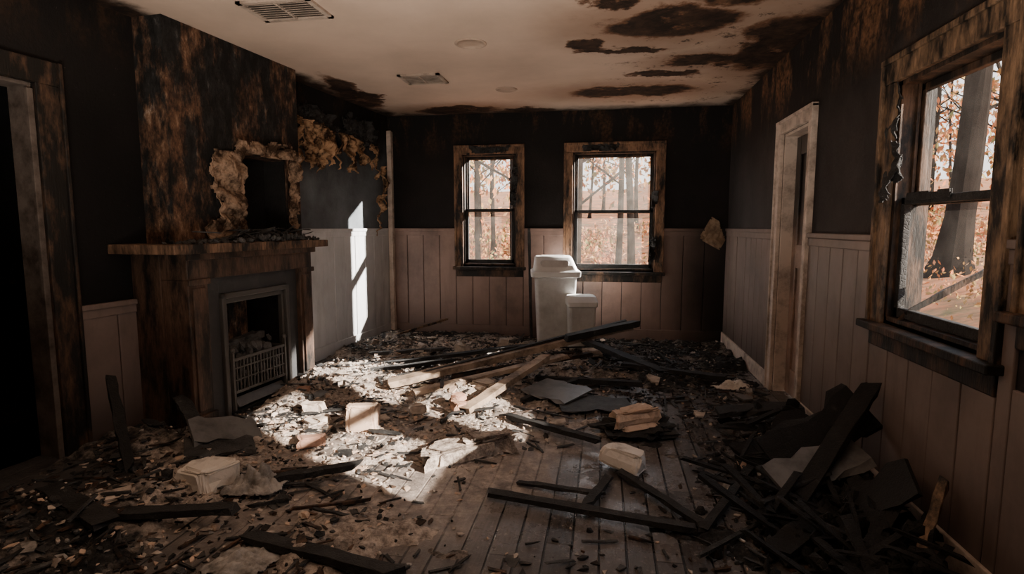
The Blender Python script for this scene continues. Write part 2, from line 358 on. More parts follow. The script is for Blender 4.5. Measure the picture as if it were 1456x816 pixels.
def window(name,M,w,c,rail=None,thick=.035,casem=BURNT,gm=None):
    x0,x1,z0,z1=w; e=empty(name)
    b=MB(); pz=z0+.03
    b.box(x0,x0+c,-.026,0,pz,z1-c,0,M,j=.002); b.box(x1-c,x1,-.026,0,pz,z1-c,0,M,j=.002)
    b.box(x0,x1,-.028,0,z1-c,z1,0,M,j=.002)
    b.box(x0-.012,x0+.014,-.038,0,pz,z1+.01,0,M); b.box(x1-.014,x1+.012,-.038,0,pz,z1+.01,0,M); b.box(x0-.012,x1+.012,-.040,0,z1-.012,z1+.015,0,M)
    b.done("casing",casem,e,bevel=.004)
    b=MB(); b.box(x0-.03,x1+.03,-.07,.04,z0,z0+.035,0,M); b.box(x0,x1,-.022,0,z0-.08,z0,0,M); b.done("sill",BURNTD,e,bevel=.006)
    hx0,hx1,hz0,hz1=x0+c,x1-c,z0+.05,z1-c
    b=MB(); b.box(hx0,hx0+.018,0,.14,hz0,hz1,0,M); b.box(hx1-.018,hx1,0,.14,hz0,hz1,0,M); b.box(hx0,hx1,0,.14,hz1-.018,hz1,0,M); b.box(hx0,hx1,0,.16,hz0-.015,hz0+.018,0,M)
    b.box(hx0+.018,hx0+.035,.058,.07,hz0,hz1,0,M); b.box(hx1-.035,hx1-.018,.058,.07,hz0,hz1,0,M)
    b.done("jamb",BURNTD,e)
    a0,a1,b0,b1=hx0+.02,hx1-.02,hz0+.02,hz1-.02; mid=rail or (b0+b1)/2; s=thick
    for nm,y0,zz0,zz1 in(("lower_sash",.025,b0,mid+.018),("upper_sash",.075,mid-.018,b1)):
        b=MB(); b.box(a0,a0+s,y0,y0+.03,zz0,zz1,0,M); b.box(a1-s,a1,y0,y0+.03,zz0,zz1,0,M)
        b.box(a0,a1,y0,y0+.03,zz0,zz0+s*(1.3 if nm[0]=='l' else .9),0,M); b.box(a0,a1,y0,y0+.03,zz1-s*.9,zz1,0,M)
        b.done(nm,BURNTD if nm[0]=='u' else CHAR,e,bevel=.004)
        b=MB(); b.box(a0+s*.8,a1-s*.8,y0+.015,y0+.0155,zz0+s,zz1-s*.8,0,M); b.f=b.f[2:3]; b.mi=b.mi[:1]; b.done("pane_"+nm,gm or GLASS,e)
    return e,(a0,a1,b0,b1,mid)
for i,w in enumerate(WB):
    e,q=window("window_%d"%(i+1),MBK,w,cw)
    b=MB()
    for k in range(3):
        x=q[1]+.0; z=U(q[2]+.2,q[3]-.1); b.sheet(MBK@Matrix.Translation((x,-.03,z))@Matrix.Rotation(.1,4,'Y'),.07,U(.2,.4),0,seed=i*9+k,rag=.4)
    b.sheet(MBK@Matrix.Translation((q[0]+.28,-.03,q[3]+.06)),.5,.1,0,seed=i+40,rag=.5)
    b.done("charred_curtain_scrap",CHAR,e,solid=.004)
e,q=window("window_3",MR,WR[0],.1,rail=1.36,casem=BURNTL,gm=GLASSC)
b=MB()
for k,(x,z,w_,h_) in enumerate([(q[0]+.0,1.52,.09,.34),(q[0]+.02,1.50,.10,.16),(q[0]-.03,1.75,.07,.3)]):
    b.sheet(MR@Matrix.Translation((x,.0,z)),w_,h_,0,seed=60+k,rag=.35,res=.008)
b.sheet(MR@Matrix.Translation((q[0]+.22,.02,1.38)),.4,.035,0,seed=71,rag=.5,res=.006,curl=.005)
b.done("charred_curtain_scrap",CHAR,e,solid=.004)
window("window_4",MR,WR[1],.1,rail=1.5,casem=BURNTL,gm=GLASSC)  # unseen window, added to let sun and fill light onto the floor
b=MB(); b.beam((1.33,2.70,.88),(1.62,2.62,1.10),.022,.022,0,seg=5); b.beam((1.33,2.70,.88),(1.31,2.73,.83),.022,.022,0,seg=2,ends=.002); b.done("broken_stick",BURNTD)

b=MB(); x0,x1=DR[0],DR[1]
b.box(x0,x0+.08,-.028,0,0,1.92,0,MR); b.box(x1-.08,x1,-.028,0,0,1.92,0,MR); b.box(x0,x1,-.03,0,1.92,2.0,0,MR)
b.box(x0-.01,x0+.012,-.04,0,0,2.01,0,MR); b.box(x1-.012,x1+.01,-.04,0,0,2.01,0,MR); b.box(x0-.01,x1+.01,-.042,0,1.99,2.015,0,MR)
b.box(x0+.08,x0+.1,0,.14,0,1.92,0,MR); b.box(x1-.1,x1-.08,0,.14,0,1.92,0,MR); b.box(x0+.08,x1-.08,0,.14,1.9,1.92,0,MR)
b.done("trim_1",TRIMW,bevel=.004)
b=MB(); dx0,dx1=x0+.105,x1-.105
b.box(dx0,dx1,.095,.125,.01,1.89,0,MR)
for (p,q_,r,s_) in((dx0,dx0+.09,.01,1.89),(dx1-.09,dx1,.01,1.89),(dx0+.09,dx1-.09,.01,.2),(dx0+.09,dx1-.09,.95,1.12),(dx0+.09,dx1-.09,1.76,1.89)): b.box(p,q_,.08,.096,r,s_,0,MR)
b.done("door_1",DOORM,bevel=.004)
b=MB(); y0,y1=DL[0],DL[1]
b.box(0,.03,y1,y1+.13,0,1.98,0,ML,j=.002); b.box(0,.03,y0-.13,y0,0,1.98,0,ML); b.box(0,.032,y0-.13,y1+.13,1.98,2.1,0,ML)
b.box(0,.045,y1+.115,y1+.135,0,2.1,0,ML)
b.done("trim_2",BURNTD,bevel=.004)
b=MB(); b.box(-.14,.0,y1-.02,y1,0,1.98,0,ML); b.box(-.14,0,y0,y0+.02,0,1.98,0,ML); b.box(-.14,0,y0,y1,1.96,1.98,0,ML)
b.box(-.01,.012,y1-.03,y1-.0,0,1.95,0,ML)
b.done("trim_3",m_plain("sooted_jamb_paint",(.14,.115,.10),.6,.9,(.03,.022,.018),6,.3,.2,.4,.65),bevel=.003)

# ---------------- chimney breast
b=MB(); n1=.22; tA,tB=-3.2,-1.95; h0,h1,hz0,hz1=-2.62,-2.12,1.2,1.76
b.box(.0,n1,tA,h0,0,H,0,ML); b.box(.0,n1,h1,tB,0,H,0,ML); b.box(.0,n1,h0,h1,hz1,H,0,ML)
b.box(.0,n1,h0,h1,.95,hz0,0,ML)
b.done("wall_chimney",W_CHIM)
b=MB(); b.box(.001,.02,h0,h1,hz0,hz1,0,ML); b.box(.02,n1-.01,h0-.0,h0+.01,hz0,hz1,0,ML); b.box(.02,n1-.01,h1-.01,h1,hz0,hz1,0,ML); b.done("wall_chimney_cavity",W_DARK)
def flap(b,n,t,z,w,h,seed,rag=.4,curl=.05,mi=0,shape=None,yaw=0,pitch=0,fold=0):
    Mx=ML@Matrix.Translation((n,t,z))@Matrix.Rotation(math.radians(90)+yaw,4,'Z')@Matrix.Rotation(pitch,4,'X')
    b.sheet(Mx,w,h,mi,seed=seed,rag=rag,curl=curl,shape=shape,fold=fold)
b=MB()
def ring(x,z):
    t_=-2.52+x*.58; zz=1.52+z*.42
    dx=max(h0-t_,t_-h1); dz=max(hz0-zz,zz-hz1); d=max(dx,dz)
    if d<0: return 2.
    k=1.8 if (t_<h0 and zz<hz1) else 6.
    return .25+d*k
flap(b,.245,-2.52,1.52,1.16,.84,3,.26,.05,shape=ring,fold=.03)
b.done("torn_chimney_plaster",m_plain("peeled_plaster_brown",(.34,.235,.165),.9,.95,(.03,.018,.012),9,.1,1.,.43,.58),solid=.006)
b=MB()
def drip(seed,fr=2.2,ln=.9):
    def f(x,z):
        lim=.55-ln*(abs(noise.noise(Vector((x*fr,seed,0))))*2.2+.25*noise.noise(Vector((x*fr*4,seed,3))))-(1-abs(x))*.5
        lim=max(lim,-.95)
        return (.5 if z>lim else 2.)+max(0,abs(x)-.75)*3+max(0,z-.7)*3
    return f
for i,(t_,z_,w_,h_) in enumerate([(-1.50,1.98,.62,.50),(-1.30,1.90,.34,.60),(-.98,1.98,.40,.42),(-.68,1.90,.24,.50),(-.45,1.95,.22,.42),(-1.8,1.80,.2,.45),(-.2,1.6,.14,.8),(-.35,1.35,.12,.6)]):
    flap(b,.03+.014*(i%3),t_,z_,w_,h_,20+i,.14,.07,shape=drip(i*3.3,1.8 if i<2 else 1.3),fold=.05)
b.done("torn_insulation",INSUL,solid=.005)
b=MB()
for i in range(9): flap(b,.012,U(-1.7,-.35),U(2.1,2.25),U(.4,.6),U(.2,.4),50+i,.35,.04)
b.done("charred_lining_scraps",CHAR,solid=.006)

# ---------------- fireplace
fp=empty("fireplace")
b=MB(); s0,s1=-3.32,-2.12; nF=.42; pw=.15
b.box(n1,nF,s0,s0+pw,0,.93,0,ML); b.box(n1,nF,s1-pw,s1,0,.93,0,ML); b.box(n1,nF,s0,s1,.93,1.09,0,ML)
for a in(s0,s1-pw):
    b.box(nF,nF+.012,a+.025,a+pw-.025,.12,.88,0,ML); b.box(nF,nF+.025,a-.01,a+pw+.01,0,.1,0,ML); b.box(nF,nF+.02,a-.008,a+pw+.008,.9,.935,0,ML)
b.box(nF,nF+.03,s0-.02,s1+.02,1.05,1.09,0,ML)
b.box(0,n1,s0,tA-.001,0,1.09,0,ML)
b.done("surround",BURNTS,fp,bevel=.005)
b=MB(); segs=14
for i in range(segs):
    a=-3.46+i*1.48/segs; b.box(.0 if a<tA-.1 else n1-.01,.49+U(-.006,.004),a,a+1.48/segs,1.09+U(-.001,.001),1.145+U(-.004,.004),0,ML)
b.done("mantel_shelf",m_burnt("burnt_mantel",(.27,.16,.10),amt=.5),fp,bevel=.004)
b=MB(); i0,i1=s0+pw,s1-pw; f0,f1=i0+.12,i1-.12; ft=.82
b.box(n1,.385,i0,f0,0,.93,0,ML); b.box(n1,.385,f1,i1,0,.93,0,ML); b.box(n1,.385,f0,f1,ft,.93,0,ML); b.done("slate_panel",SLATE,fp,bevel=.003)
b=MB()
for a,bb,c,d_ in((f0,f0+.035,0,ft),(f1-.035,f1,0,ft),(f0,f1,ft-.035,ft)): b.box(.36,.41,a,bb,c,d_,0,ML)
for a,bb,c,d_ in((f0+.035,f0+.06,0,ft-.035),(f1-.06,f1-.035,0,ft-.035),(f0+.035,f1-.035,ft-.07,ft-.035)): b.box(.35,.39,a,bb,c,d_,0,ML)
b.done("iron_frame",IRON,fp,bevel=.006)
b=MB(); b.box(.01,.03,f0,f1,0,ft,0,ML); b.box(.03,.36,f0-.02,f0+.03,0,ft,0,ML); b.box(.03,.36,f1-.03,f1+.02,0,ft,0,ML); b.box(.03,.36,f0,f1,ft-.07,ft-.03,0,ML); b.box(.03,.42,f0+.03,f1-.03,.0,.03,0,ML)
b.done("firebox",W_DARK,fp)
b=MB(); g0,g1=f0+.07,f1-.07
for z,th in((.15,.016),(.23,.009),(.31,.009),(.37,.018)): b.beam(ML@Vector((.40,g0,z)),ML@Vector((.40,g1,z)),th,th,0,seg=2,j=0,ends=0)
k=17
for i in range(k):
    t_=g0+(g1-g0)*i/(k-1); b.beam(ML@Vector((.40+ (0 if i%4 else .006),t_,.14)),ML@Vector((.40,t_,.375)),.009,.009,0,seg=2,j=0,ends=0)
for t_ in(g0,g1):
    for z in(.15,.37): b.beam(ML@Vector((.40,t_,z)),ML@Vector((.14,t_,z)),.014,.014,0,seg=2,j=0,ends=0)
    b.beam(ML@Vector((.40,t_,.03)),ML@Vector((.40,t_,.42)),.02,.02,0,seg=2,j=0,ends=0); b.lump(ML@Vector((.40,t_,.435)),(.018,.018,.018),0,j=0,hi=True)
b.beam(ML@Vector((.27,g0,.14)),ML@Vector((.27,g1,.14)),.25,.01,0,seg=2,j=0,ends=0)
b.beam(ML@Vector((.395,g0+.02,.075)),ML@Vector((.395,g1-.02,.075)),.07,.012,0,roll=.9,seg=2,j=0,ends=0)
b.done("grate_basket",m_plain("worn_grate_iron",(.09,.085,.08),.4,.5,(.03,.027,.024),20,.6,.4),fp)
b=MB()
for i in range(170): b.lump(ML@Vector((U(.12,.38),U(g0+.03,g1-.03),U(.17,.42)+.04*R())),(U(.02,.045),U(.02,.04),U(.015,.035)),0)
for i in range(4): b.beam(ML@Vector((U(.15,.3),g0+.05+U(0,.1),U(.40,.44))),ML@Vector((U(.15,.3),g1-.08-U(0,.1),U(.42,.47))),.05,.045,0,seg=8,j=.008)
b.done("coals",m_char("ashy_coals",.02,.12,.5,.7),fp)
b=MB()
for i in range(420):
    t_=random.gauss(-2.6,.33)
    if -3.4<t_<-2.02: b.lump(ML@Vector((U(.24,.47),t_,1.15+U(0,.05)*math.exp(-((t_+2.5)/.3)**2))),(U(.008,.03),U(.008,.03),U(.005,.014)),0)
for i in range(60):
    t_=random.gauss(-2.5,.25); t_=min(-2.1,max(-3.35,t_)); a=U(0,3); p=ML@Vector((.36,t_,1.16+U(0,.07))); d_=Vector((math.cos(a),math.sin(a),U(-.1,.35)))*U(.03,.11); b.beam(p-d_,p+d_,.016,.006,0,seg=2)
b.done("mantel_rubble",CHARL)

def vent(name,x,y,w,d,rot=0):
    M=Matrix.Translation((x,y,H))@Matrix.Rotation(rot,4,'Z'); b=MB(); t_=.03
    for a in((-w/2,w/2,-d/2,-d/2+t_),(-w/2,w/2,d/2-t_,d/2),(-w/2,-w/2+t_,-d/2,d/2),(w/2-t_,w/2,-d/2,d/2)): b.box(a[0],a[1],a[2],a[3],-.014,0,0,M)
    b.box(-w/2+t_,w/2-t_,-d/2+t_,d/2-t_,-.003,-.0005,1,M)
    n=8
    for i in range(n):
        yy=-d/2+t_+(d-2*t_)*(i+.5)/n; Mi=M@Matrix.Translation((0,yy,-.009))@Matrix.Rotation(.8,4,'X'); b.box(-w/2+t_,w/2-t_,-.007,.007,-.0012,.0012,0,Mi)
    b.box(-.006,.006,-d/2+t_,d/2-t_,-.015,-.003,0,M)
    b.done(name,[METALV,BLACK])
vent("ceiling_vent",-1.84,3.15,.44,.30); vent("ceiling_vent",-1.54,4.75,.36,.30)
def disc(name,x,y,r,m):
    b=MB(); n=40; rr=[(r,0),(r,-.006),(r*.93,-.009),(r*.82,-.008),(r*.80,-.002),(r*.3,-.004),(.001,-.005)]; vs=[];fs=[]
    for q,z in rr:
        for i in range(n): a=6.2832*i/n; vs.append((x+q*math.cos(a),y+q*math.sin(a),H+z))
    for k in range(len(rr)-1):
        for i in range(n): fs.append([k*n+i,k*n+(i+1)%n,(k+1)*n+(i+1)%n,(k+1)*n+i])
    b.add(vs,fs); b.done(name,m,smooth=True)
DISC=m_plain("sooted_fixture_enamel",(.46,.36,.29),.6,.5,(.15,.09,.06),6,.3,.1)
disc("recessed_ceiling_light",-.93,3.92,.11,DISC); disc("recessed_ceiling_light",-.91,5.24,.10,DISC)

# ---------------- bins
b=MB(); bx,by=-.51,5.93; Mb=Matrix.Translation((bx,by,0))@Matrix.Rotation(math.radians(8),4,'Z')
b.loft([(0,.17,.15,.03,0,0),(.01,.185,.16,.04,0,0),(.70,.215,.19,.045,0,0),(.74,.22,.195,.045,0,0)],1,Mb)
b.loft([(.725,.23,.205,.05,0,0),(.735,.255,.225,.05,0,0),(.785,.258,.228,.05,0,0),(.80,.24,.21,.05,0,0)],0,Mb)
b.loft([(.795,.232,.2,.05,0,0),(.85,.215,.18,.05,-.01,.015),(.925,.195,.13,.045,-.02,.055),(.94,.18,.11,.04,-.02,.065)],0,Mb)
b.loft([(.938,.13,.07,.03,-.02,.065),(.946,.13,.07,.03,-.02,.065)],1,Mb)
Mf=Mb@Matrix.Translation((-.01,-.145,.862))@Matrix.Rotation(math.radians(55),4,'X')
b.loft([(0,.15,.05,.03,0,0),(.010,.14,.04,.025,0,0)],1,Mf)
for sx in(-.12,0,.12): b.box(sx-.012,sx+.012,-.192,-.165,.08,.66,1,Mb@Matrix.Rotation(-.03,4,'X'))
b.done("trash_bin",[WHITEP,GREYP],bevel=.003)
b=MB(); Mb=Matrix.Translation((-.22,5.66,0))@Matrix.Rotation(math.radians(10),4,'Z')
b.loft([(0,.11,.11,.025,0,0),(.01,.12,.12,.03,0,0),(.46,.135,.135,.03,0,0)],1,Mb)
b.loft([(.455,.14,.14,.03,0,0),(.465,.15,.15,.035,0,0),(.505,.15,.15,.035,0,0),(.555,.14,.11,.035,0,.03),(.56,.12,.09,.03,0,.03)],0,Mb)
b.done("small_waste_bin",[WHITEP,GREYP],bevel=.003)
b=MB(); b.beam((-.80,6.235,0),(-.83,6.235,1.23),.03,.03,0,seg=8,ends=0); b.done("drain_pipe",CHAR)

# ---------------- ash layer height field
def dens(x,y):
    d=.42
    d+=.45*math.exp(-((x+2.1)/.5)**2)
    d+=.45*math.exp(-((y-5.6)/.9)**2)
    d+=.55*math.exp(-(((x-.95)/.4)**2+((y-2.6)/.8)**2))
    d-=.50*math.exp(-(((x-.15)/.7)**2+((y-3.1)/1.0)**2))
    d-=.35*math.exp(-(((x+.5)/.6)**2+((y-2.2)/.7)**2))
    d+=.2*math.exp(-(((x+1.3)/.9)**2+((y-4.4)/.9)**2))
    d+=.35*math.exp(-((y-1.5)/.5)**2)*(1 if x<-.7 or x>.8 else .2)
    return d
b=MB(); res=.022; X0,X1,Y0,Y1=-3.0,1.25,1.2,6.26; nx=int((X1-X0)/res); ny=int((Y1-Y0)/res); hs=[];vs=[]
def xleft(y): return -2.48-.11*(6.3-y)+.04
for j in range(ny+1):
    y=Y0+j*res
    for i in range(nx+1):
        x=X0+i*res; p=Vector((x,y,0))
        n_=noise.fractal(p*1.6,.9,2.,3); f_=noise.fractal(p*11,.7,2.,3)
        d=dens(x,y); h=(n_*.09+(d-.5)*.075-.012)+f_*.028*(.5+d)
        if x<xleft(y): h=-1
        h=min(h,.11); hs.append(h); vs.append((x,y,max(h,-.006)))
fs=[]
for j in range(ny):
    for i in range(nx):
        a=j*(nx+1)+i; q=[a,a+1,a+nx+2,a+nx+1]
        if max(hs[k] for k in q)>-.002 and min(hs[k] for k in q)>-.5: fs.append(q)
b.add(vs,fs); b.done("ash_debris_layer",ASH,smooth=True)
def gh(x,y):
    i=int((x-X0)/res); j=int((y-Y0)/res)
    if 0<=i<=nx and 0<=j<=ny: return max(0,hs[j*(nx+1)+i])
    return 0

def cenw(x,y): return math.exp(-(((x+1.2)/1.1)**2+((y-3.8)/1.6)**2))
def scatter(name,count,mats,kinds,sc=1.,cenonly=False,fmax=None,avoid=0):
    b=MB(); c=0
    while c<count:
        y=Y0+(Y1-Y0-.05)*R()**1.1; x=U(-2.95,1.20)
        if x<xleft(y)+.08 or R()>dens(x,y)*.95+.05: continue
        if -2.75<x<-2.2 and 2.9<y<4.2 and x< -2.24-.11*(4.1-y)-.08: continue
        if cenonly and R()>cenw(x,y): continue
        if avoid and R()<avoid*cenw(x,y): continue
        if fmax and y<2.6 and R()>fmax: continue
        c+=1; g=gh(x,y); k=random.choice(kinds); mi=random.randrange(len(mats))
        big=sc*(1.0 if R()<.93 else 2.2)
        if k=="l": r=U(.004,.016)*big; b.lump((x,y,g+r*.3),(r,r*U(.6,1),r*U(.4,.8)),mi)
        elif k=="s": b.shard((x,y,g+.002),U(.010,.032)*big,U(.002,.008),mi,.35)
        else:
            a=U(0,3.14); L_=U(.015,.07)*big; d_=Vector((math.cos(a),math.sin(a),U(-.12,.12)))*L_; p=Vector((x,y,g+.008+abs(d_.z)*.6)); b.beam(p-d_,p+d_,U(.005,.018),U(.003,.009),mi,seg=2,j=.002,ends=.01)
    b.done(name,mats)
scatter("charred_rubble",6500,[CHAR,CHARL,BURNTD],["l","s","s","p"],avoid=.6)
scatter("plaster_fragments",2600,[PLASTER,ASH,CLOTH],["l","l","s","s"],.8,False,.35)
scatter("pale_ash_flakes",4500,[PLASTER,TANB,ASH],["l","s","s"],.8,True)
b=MB()
for i in range(46):
    while True:
        x=U(-2.3,1.1); y=U(3.0,6.0)
        if x>xleft(y)+.2 and R()<cenw(x,y-.5)+.12: break
    b.shard((x,y,gh(x,y)+.015),U(.04,.10),.012,random.choice((0,0,1,2)),.25,n=random.randint(4,6))
b.done("broken_plaster_sheets",[PLASTER,ASH,GREYB])
b=MB()
for i in range(70):
    while True:
        x=U(-2.2,1.05); y=U(2.0,6.0)
        if x>xleft(y)+.4 and not(-2.9<x<-2.0 and 2.7<y<4.3) and R()<dens(x,y): break
    a=random.gauss(.6,.7); d_=Vector((math.cos(a),math.sin(a),U(-.06,.06)))*U(.08,.24)
    if x+d_.x>1.2 or x-abs(d_.x)<xleft(y)+.1 or y+abs(d_.y)>6.2: continue
    p=Vector((x,y,gh(x,y)+.02+abs(d_.z))); b.beam(p-d_,p+d_,U(.012,.03),U(.006,.014),random.choice((0,0,1,2)),seg=6,j=.003)
b.done("charred_laths",[CHAR,BURNTD,CHARL])

# ---------------- fallen planks & boards
def plank(name,p0,p1,w,h,m,roll=0,j=.005,ends=.04,seg=10):
    b=MB(); b.beam(p0,p1,w,h,0,roll,seg,j,0,ends); return b.done(name,m,bevel=.002)
BEAMW=m_plain("weathered_beam_wood",(.46,.35,.26),.6,.85,(.03,.02,.015),5,.3,.6,.44,.64)
b=MB(); b.beam((-1.62,4.0,.05),(.24,5.12,.36),.12,.05,0,seg=14); b.beam((-1.45,4.12,.09),(.20,5.11,.40),.04,.03,1,seg=14,j=.003); b.beam((-.3,4.72,.31),(.30,5.09,.39),.09,.05,1,seg=6); b.done("fallen_plank",[BEAMW,CHAR])
plank("fallen_plank",(-1.36,3.80,.05),(-.30,4.55,.19),.08,.03,BEAMW)
plank("fallen_plank",(-.89,3.47,.05),(-.45,4.35,.22),.08,.04,BEAMW)
plank("fallen_plank",(-1.2,4.25,.06),(-.1,4.62,.20),.06,.03,BURNTD)
plank("fallen_plank",(-2.35,5.6,.05),(-1.75,6.15,.20),.03,.02,BURNTL)
plank("fallen_plank",(.5,4.7,.05),(-.2,5.6,.12),.1,.04,CHAR)
plank("fallen_plank",(-.5,4.38,.04),(.28,4.28,.06),.05,.04,CHAR)
plank("fallen_plank",(.2,4.9,.05),(.95,4.55,.06),.07,.04,CHAR)
plank("fallen_plank",(-1.9,4.6,.05),(-.7,5.4,.09),.06,.03,CHAR)
plank("fallen_plank",(-.62,3.50,.03),(-.02,3.08,.06),.045,.03,CHAR)
plank("fallen_plank",(-.54,3.84,.03),(-.19,4.32,.06),.05,.03,CHAR)
plank("fallen_plank",(-2.1,4.3,.04),(-1.3,4.75,.07),.05,.03,CHAR)
plank("fallen_plank",(-2.2,5.0,.04),(-1.5,5.2,.07),.06,.03,CHARL)
b=MB(); b.beam((-.52,2.43,.03),(.38,2.24,.04),.045,.025,0); b.beam((.04,2.68,.03),(-.06,2.36,.04),.04,.02,0); b.beam((.1,2.75,.03),(.42,2.28,.04),.04,.02,0); b.beam((-.4,2.58,.02),(.0,2.5,.03),.03,.015,0)
b.done("charred_window_frame",CHAR)
b=MB(); b.beam((.42,2.26,.03),(.86,3.1,.05),.04,.02,0); b.done("charred_lath",CHAR)
def panel(name,M,w,d,th,m,j=.02,n=6):
    b=MB(); vs=[];fs=[]
    for k in(0,1):
        for i in range(n+1):
            x=(i/n-.5)*w; e0=U(-j,j); e1=U(-j,j)
            vs+= [(x,-d/2+e0,k*th),(x,d/2+e1,k*th)]
    o=2*(n+1)
    for i in range(n):
        a=2*i; fs+=[[a,a+1,a+3,a+2],[o+a,o+a+2,o+a+3,o+a+1],[a,a+2,o+a+2,o+a],[a+1,o+a+1,o+a+3,a+3]]
    fs+=[[0,o,o+1,1],[2*n,2*n+1,o+2*n+1,o+2*n]]
    b.add(vs,fs,0,M); return b.done(name,m)
def ME(loc,rot): return Matrix.Translation(loc)@Euler(rot).to_matrix().to_4x4()
panel("charred_panel",ME((.22,3.40,.03),(.03,-.02,.2)),.42,.28,.012,CHARL)
panel("charred_panel",ME((-.33,4.02,.05),(.03,.05,-.5)),.40,.36,.012,GREYB,j=.04)
panel("charred_panel",ME((-.05,3.85,.02),(.0,.02,.2)),.5,.3,.01,CHARL,j=.05)
panel("fallen_board",ME((.97,3.62,.10),(.05,-.12,.02)),.5,.13,.03,CHAR)
panel("fallen_board",ME((.94,2.56,.20),(.35,-.30,.30)),.42,.17,.022,GREYB)
panel("fallen_board",ME((1.0,2.76,.28),(.9,-.55,.2)),.50,.2,.03,CHARD,j=.05)
panel("fallen_board",ME((.93,3.1,.12),(.3,-.3,.6)),.5,.16,.025,CHARD,j=.04)
panel("fallen_board",ME((1.03,2.30,.16),(.2,-.75,-.4)),.42,.26,.03,CHARD,j=.06)
plank("fallen_plank",(1.04,1.98,.03),(1.22,2.16,.36),.035,.02,BURNTL)
plank("fallen_plank",(.75,2.35,.04),(1.22,2.75,.52),.08,.03,CHARD)
plank("fallen_plank",(.65,2.1,.05),(1.15,2.6,.12),.1,.04,CHARD)
plank("fallen_plank",(.8,1.75,.05),(1.2,2.5,.2),.07,.05,CHARD)
b=MB()
for i in range(420):
    x=random.gauss(.98,.17); y=random.gauss(2.35,.42)
    if x<1.2: b.lump((x,y,U(.02,.20)*math.exp(-((x-1.15)/.4)**2)),(U(.015,.055),U(.015,.055),U(.01,.03)),0,j=.35)
for i in range(110):
    x=min(1.16,random.gauss(.96,.18)); y=random.gauss(2.4,.45); a=U(0,3.14); d_=Vector((math.cos(a),math.sin(a),U(-.2,.5)))*U(.04,.14); p=Vector((x-.05,y,.05+abs(d_.z)+U(0,.10)))
    if p.x+abs(d_.x)<1.24: b.beam(p-d_,p+d_,U(.01,.04),U(.006,.015),0,seg=3)
b.done("charred_debris_pile",CHARD)
plank("fallen_plank",(-2.35,2.38,.04),(-2.66,2.62,.42),.05,.03,CHARD)
plank("fallen_plank",(-2.2,2.75,.04),(-2.52,2.95,.22),.08,.025,CHAR)
panel("fallen_board",ME((-2.12,2.80,.09),(.35,.2,.9)),.36,.22,.02,GREYB,j=.03)
panel("fallen_board",ME((-2.05,2.66,.05),(.1,.1,.7)),.34,.2,.02,CHARL,j=.03)
plank("fallen_plank",(-1.55,2.36,.05),(-1.2,2.55,.06),.05,.03,CHAR)
plank("fallen_plank",(-2.2,1.9,.05),(-1.5,2.0,.09),.06,.03,CHAR)
plank("fallen_plank",(-2.5,2.1,.05),(-1.9,1.8,.1),.09,.03,CHAR)
plank("fallen_plank",(-1.35,1.9,.04),(-.7,1.75,.05),.06,.03,CHAR)

def block(name,c,r,rz,m,j=.10,tilt=.06):
    vs,fs=HI; out=[]; off=Vector((U(0,50),U(0,50),0)); E=Euler((U(-tilt,tilt),U(-tilt,tilt),rz)).to_matrix()
    cuts=[(Vector((U(-1,1),U(-1,1),U(-.1,.8))).normalized(),U(.95,1.2)) for _ in range(4)]
    for v in vs:
        p=.2; w=Vector([math.copysign(abs(q)**p,q) for q in v]); w=w/max(1,max(abs(q) for q in w))
        for n_,d_ in cuts:
            e_=w.dot(n_)-d_
            if e_>0: w=w-n_*e_
        k=1+j*noise.fractal(v*1.7+off,.8,2.,4)+.05*noise.fractal(v*6+off,.6,2.,3)
        out.append(Vector(c)+Vector((0,0,r[2]))+E@Vector((w.x*r[0],w.y*r[1],w.z*r[2]))*k)
    b=MB(); b.add(out,fs); return b.done(name,m)
block("scorched_block",(-1.46,3.20,.0),(.09,.075,.08),.25,TANB,.14)
block("foam_block",(-1.87,2.33,.0),(.115,.095,.058),-.35,WHITEB,.16)
block("foam_block",(.12,2.85,.02),(.11,.07,.05),-.45,WHITEB,.10,.25)
block("plaster_chunk",(.20,3.36,.07),(.12,.09,.05),.2,TANB,.4,.15)
b=MB(); b.lump((.22,3.38,.03),(.20,.14,.07),0,j=.35,hi=True,rot=Euler((0,0,.3))); b.done("charred_lump",CHAR)
block("plaster_chunk",(-.78,2.86,.0),(.17,.09,.04),.7,ASH,.6)
block("plaster_chunk",(-.62,2.97,.0),(.11,.07,.05),.5,ASH,.7)
for c,r,rz,m in [((-1.63,2.87,.01),(.08,.045,.028),.5,BRICK),((-2.16,3.72,.0),(.05,.045,.04),.2,BRICK),((-.92,3.55,.03),(.07,.05,.03),.6,BRICK),((-.98,3.68,.03),(.05,.04,.035),1.2,BRICK)]:
    block("fallen_brick",c,r,rz,m,.12)
for c,r in [((-1.32,5.15,.03),(.06,.05,.05)),((-.85,4.0,.03),(.1,.08,.04)),((-1.0,5.6,.03),(.06,.05,.04)),((-.1,5.3,.03),(.08,.06,.03)),((-2.1,2.05,.02),(.07,.05,.03)),((-1.9,3.4,.02),(.06,.04,.03)),((-1.2,3.5,.02),(.05,.035,.025)),((-1.75,3.2,.02),(.05,.04,.02))]:
    block("plaster_chunk",c,r,U(0,3),PLASTER,.35)
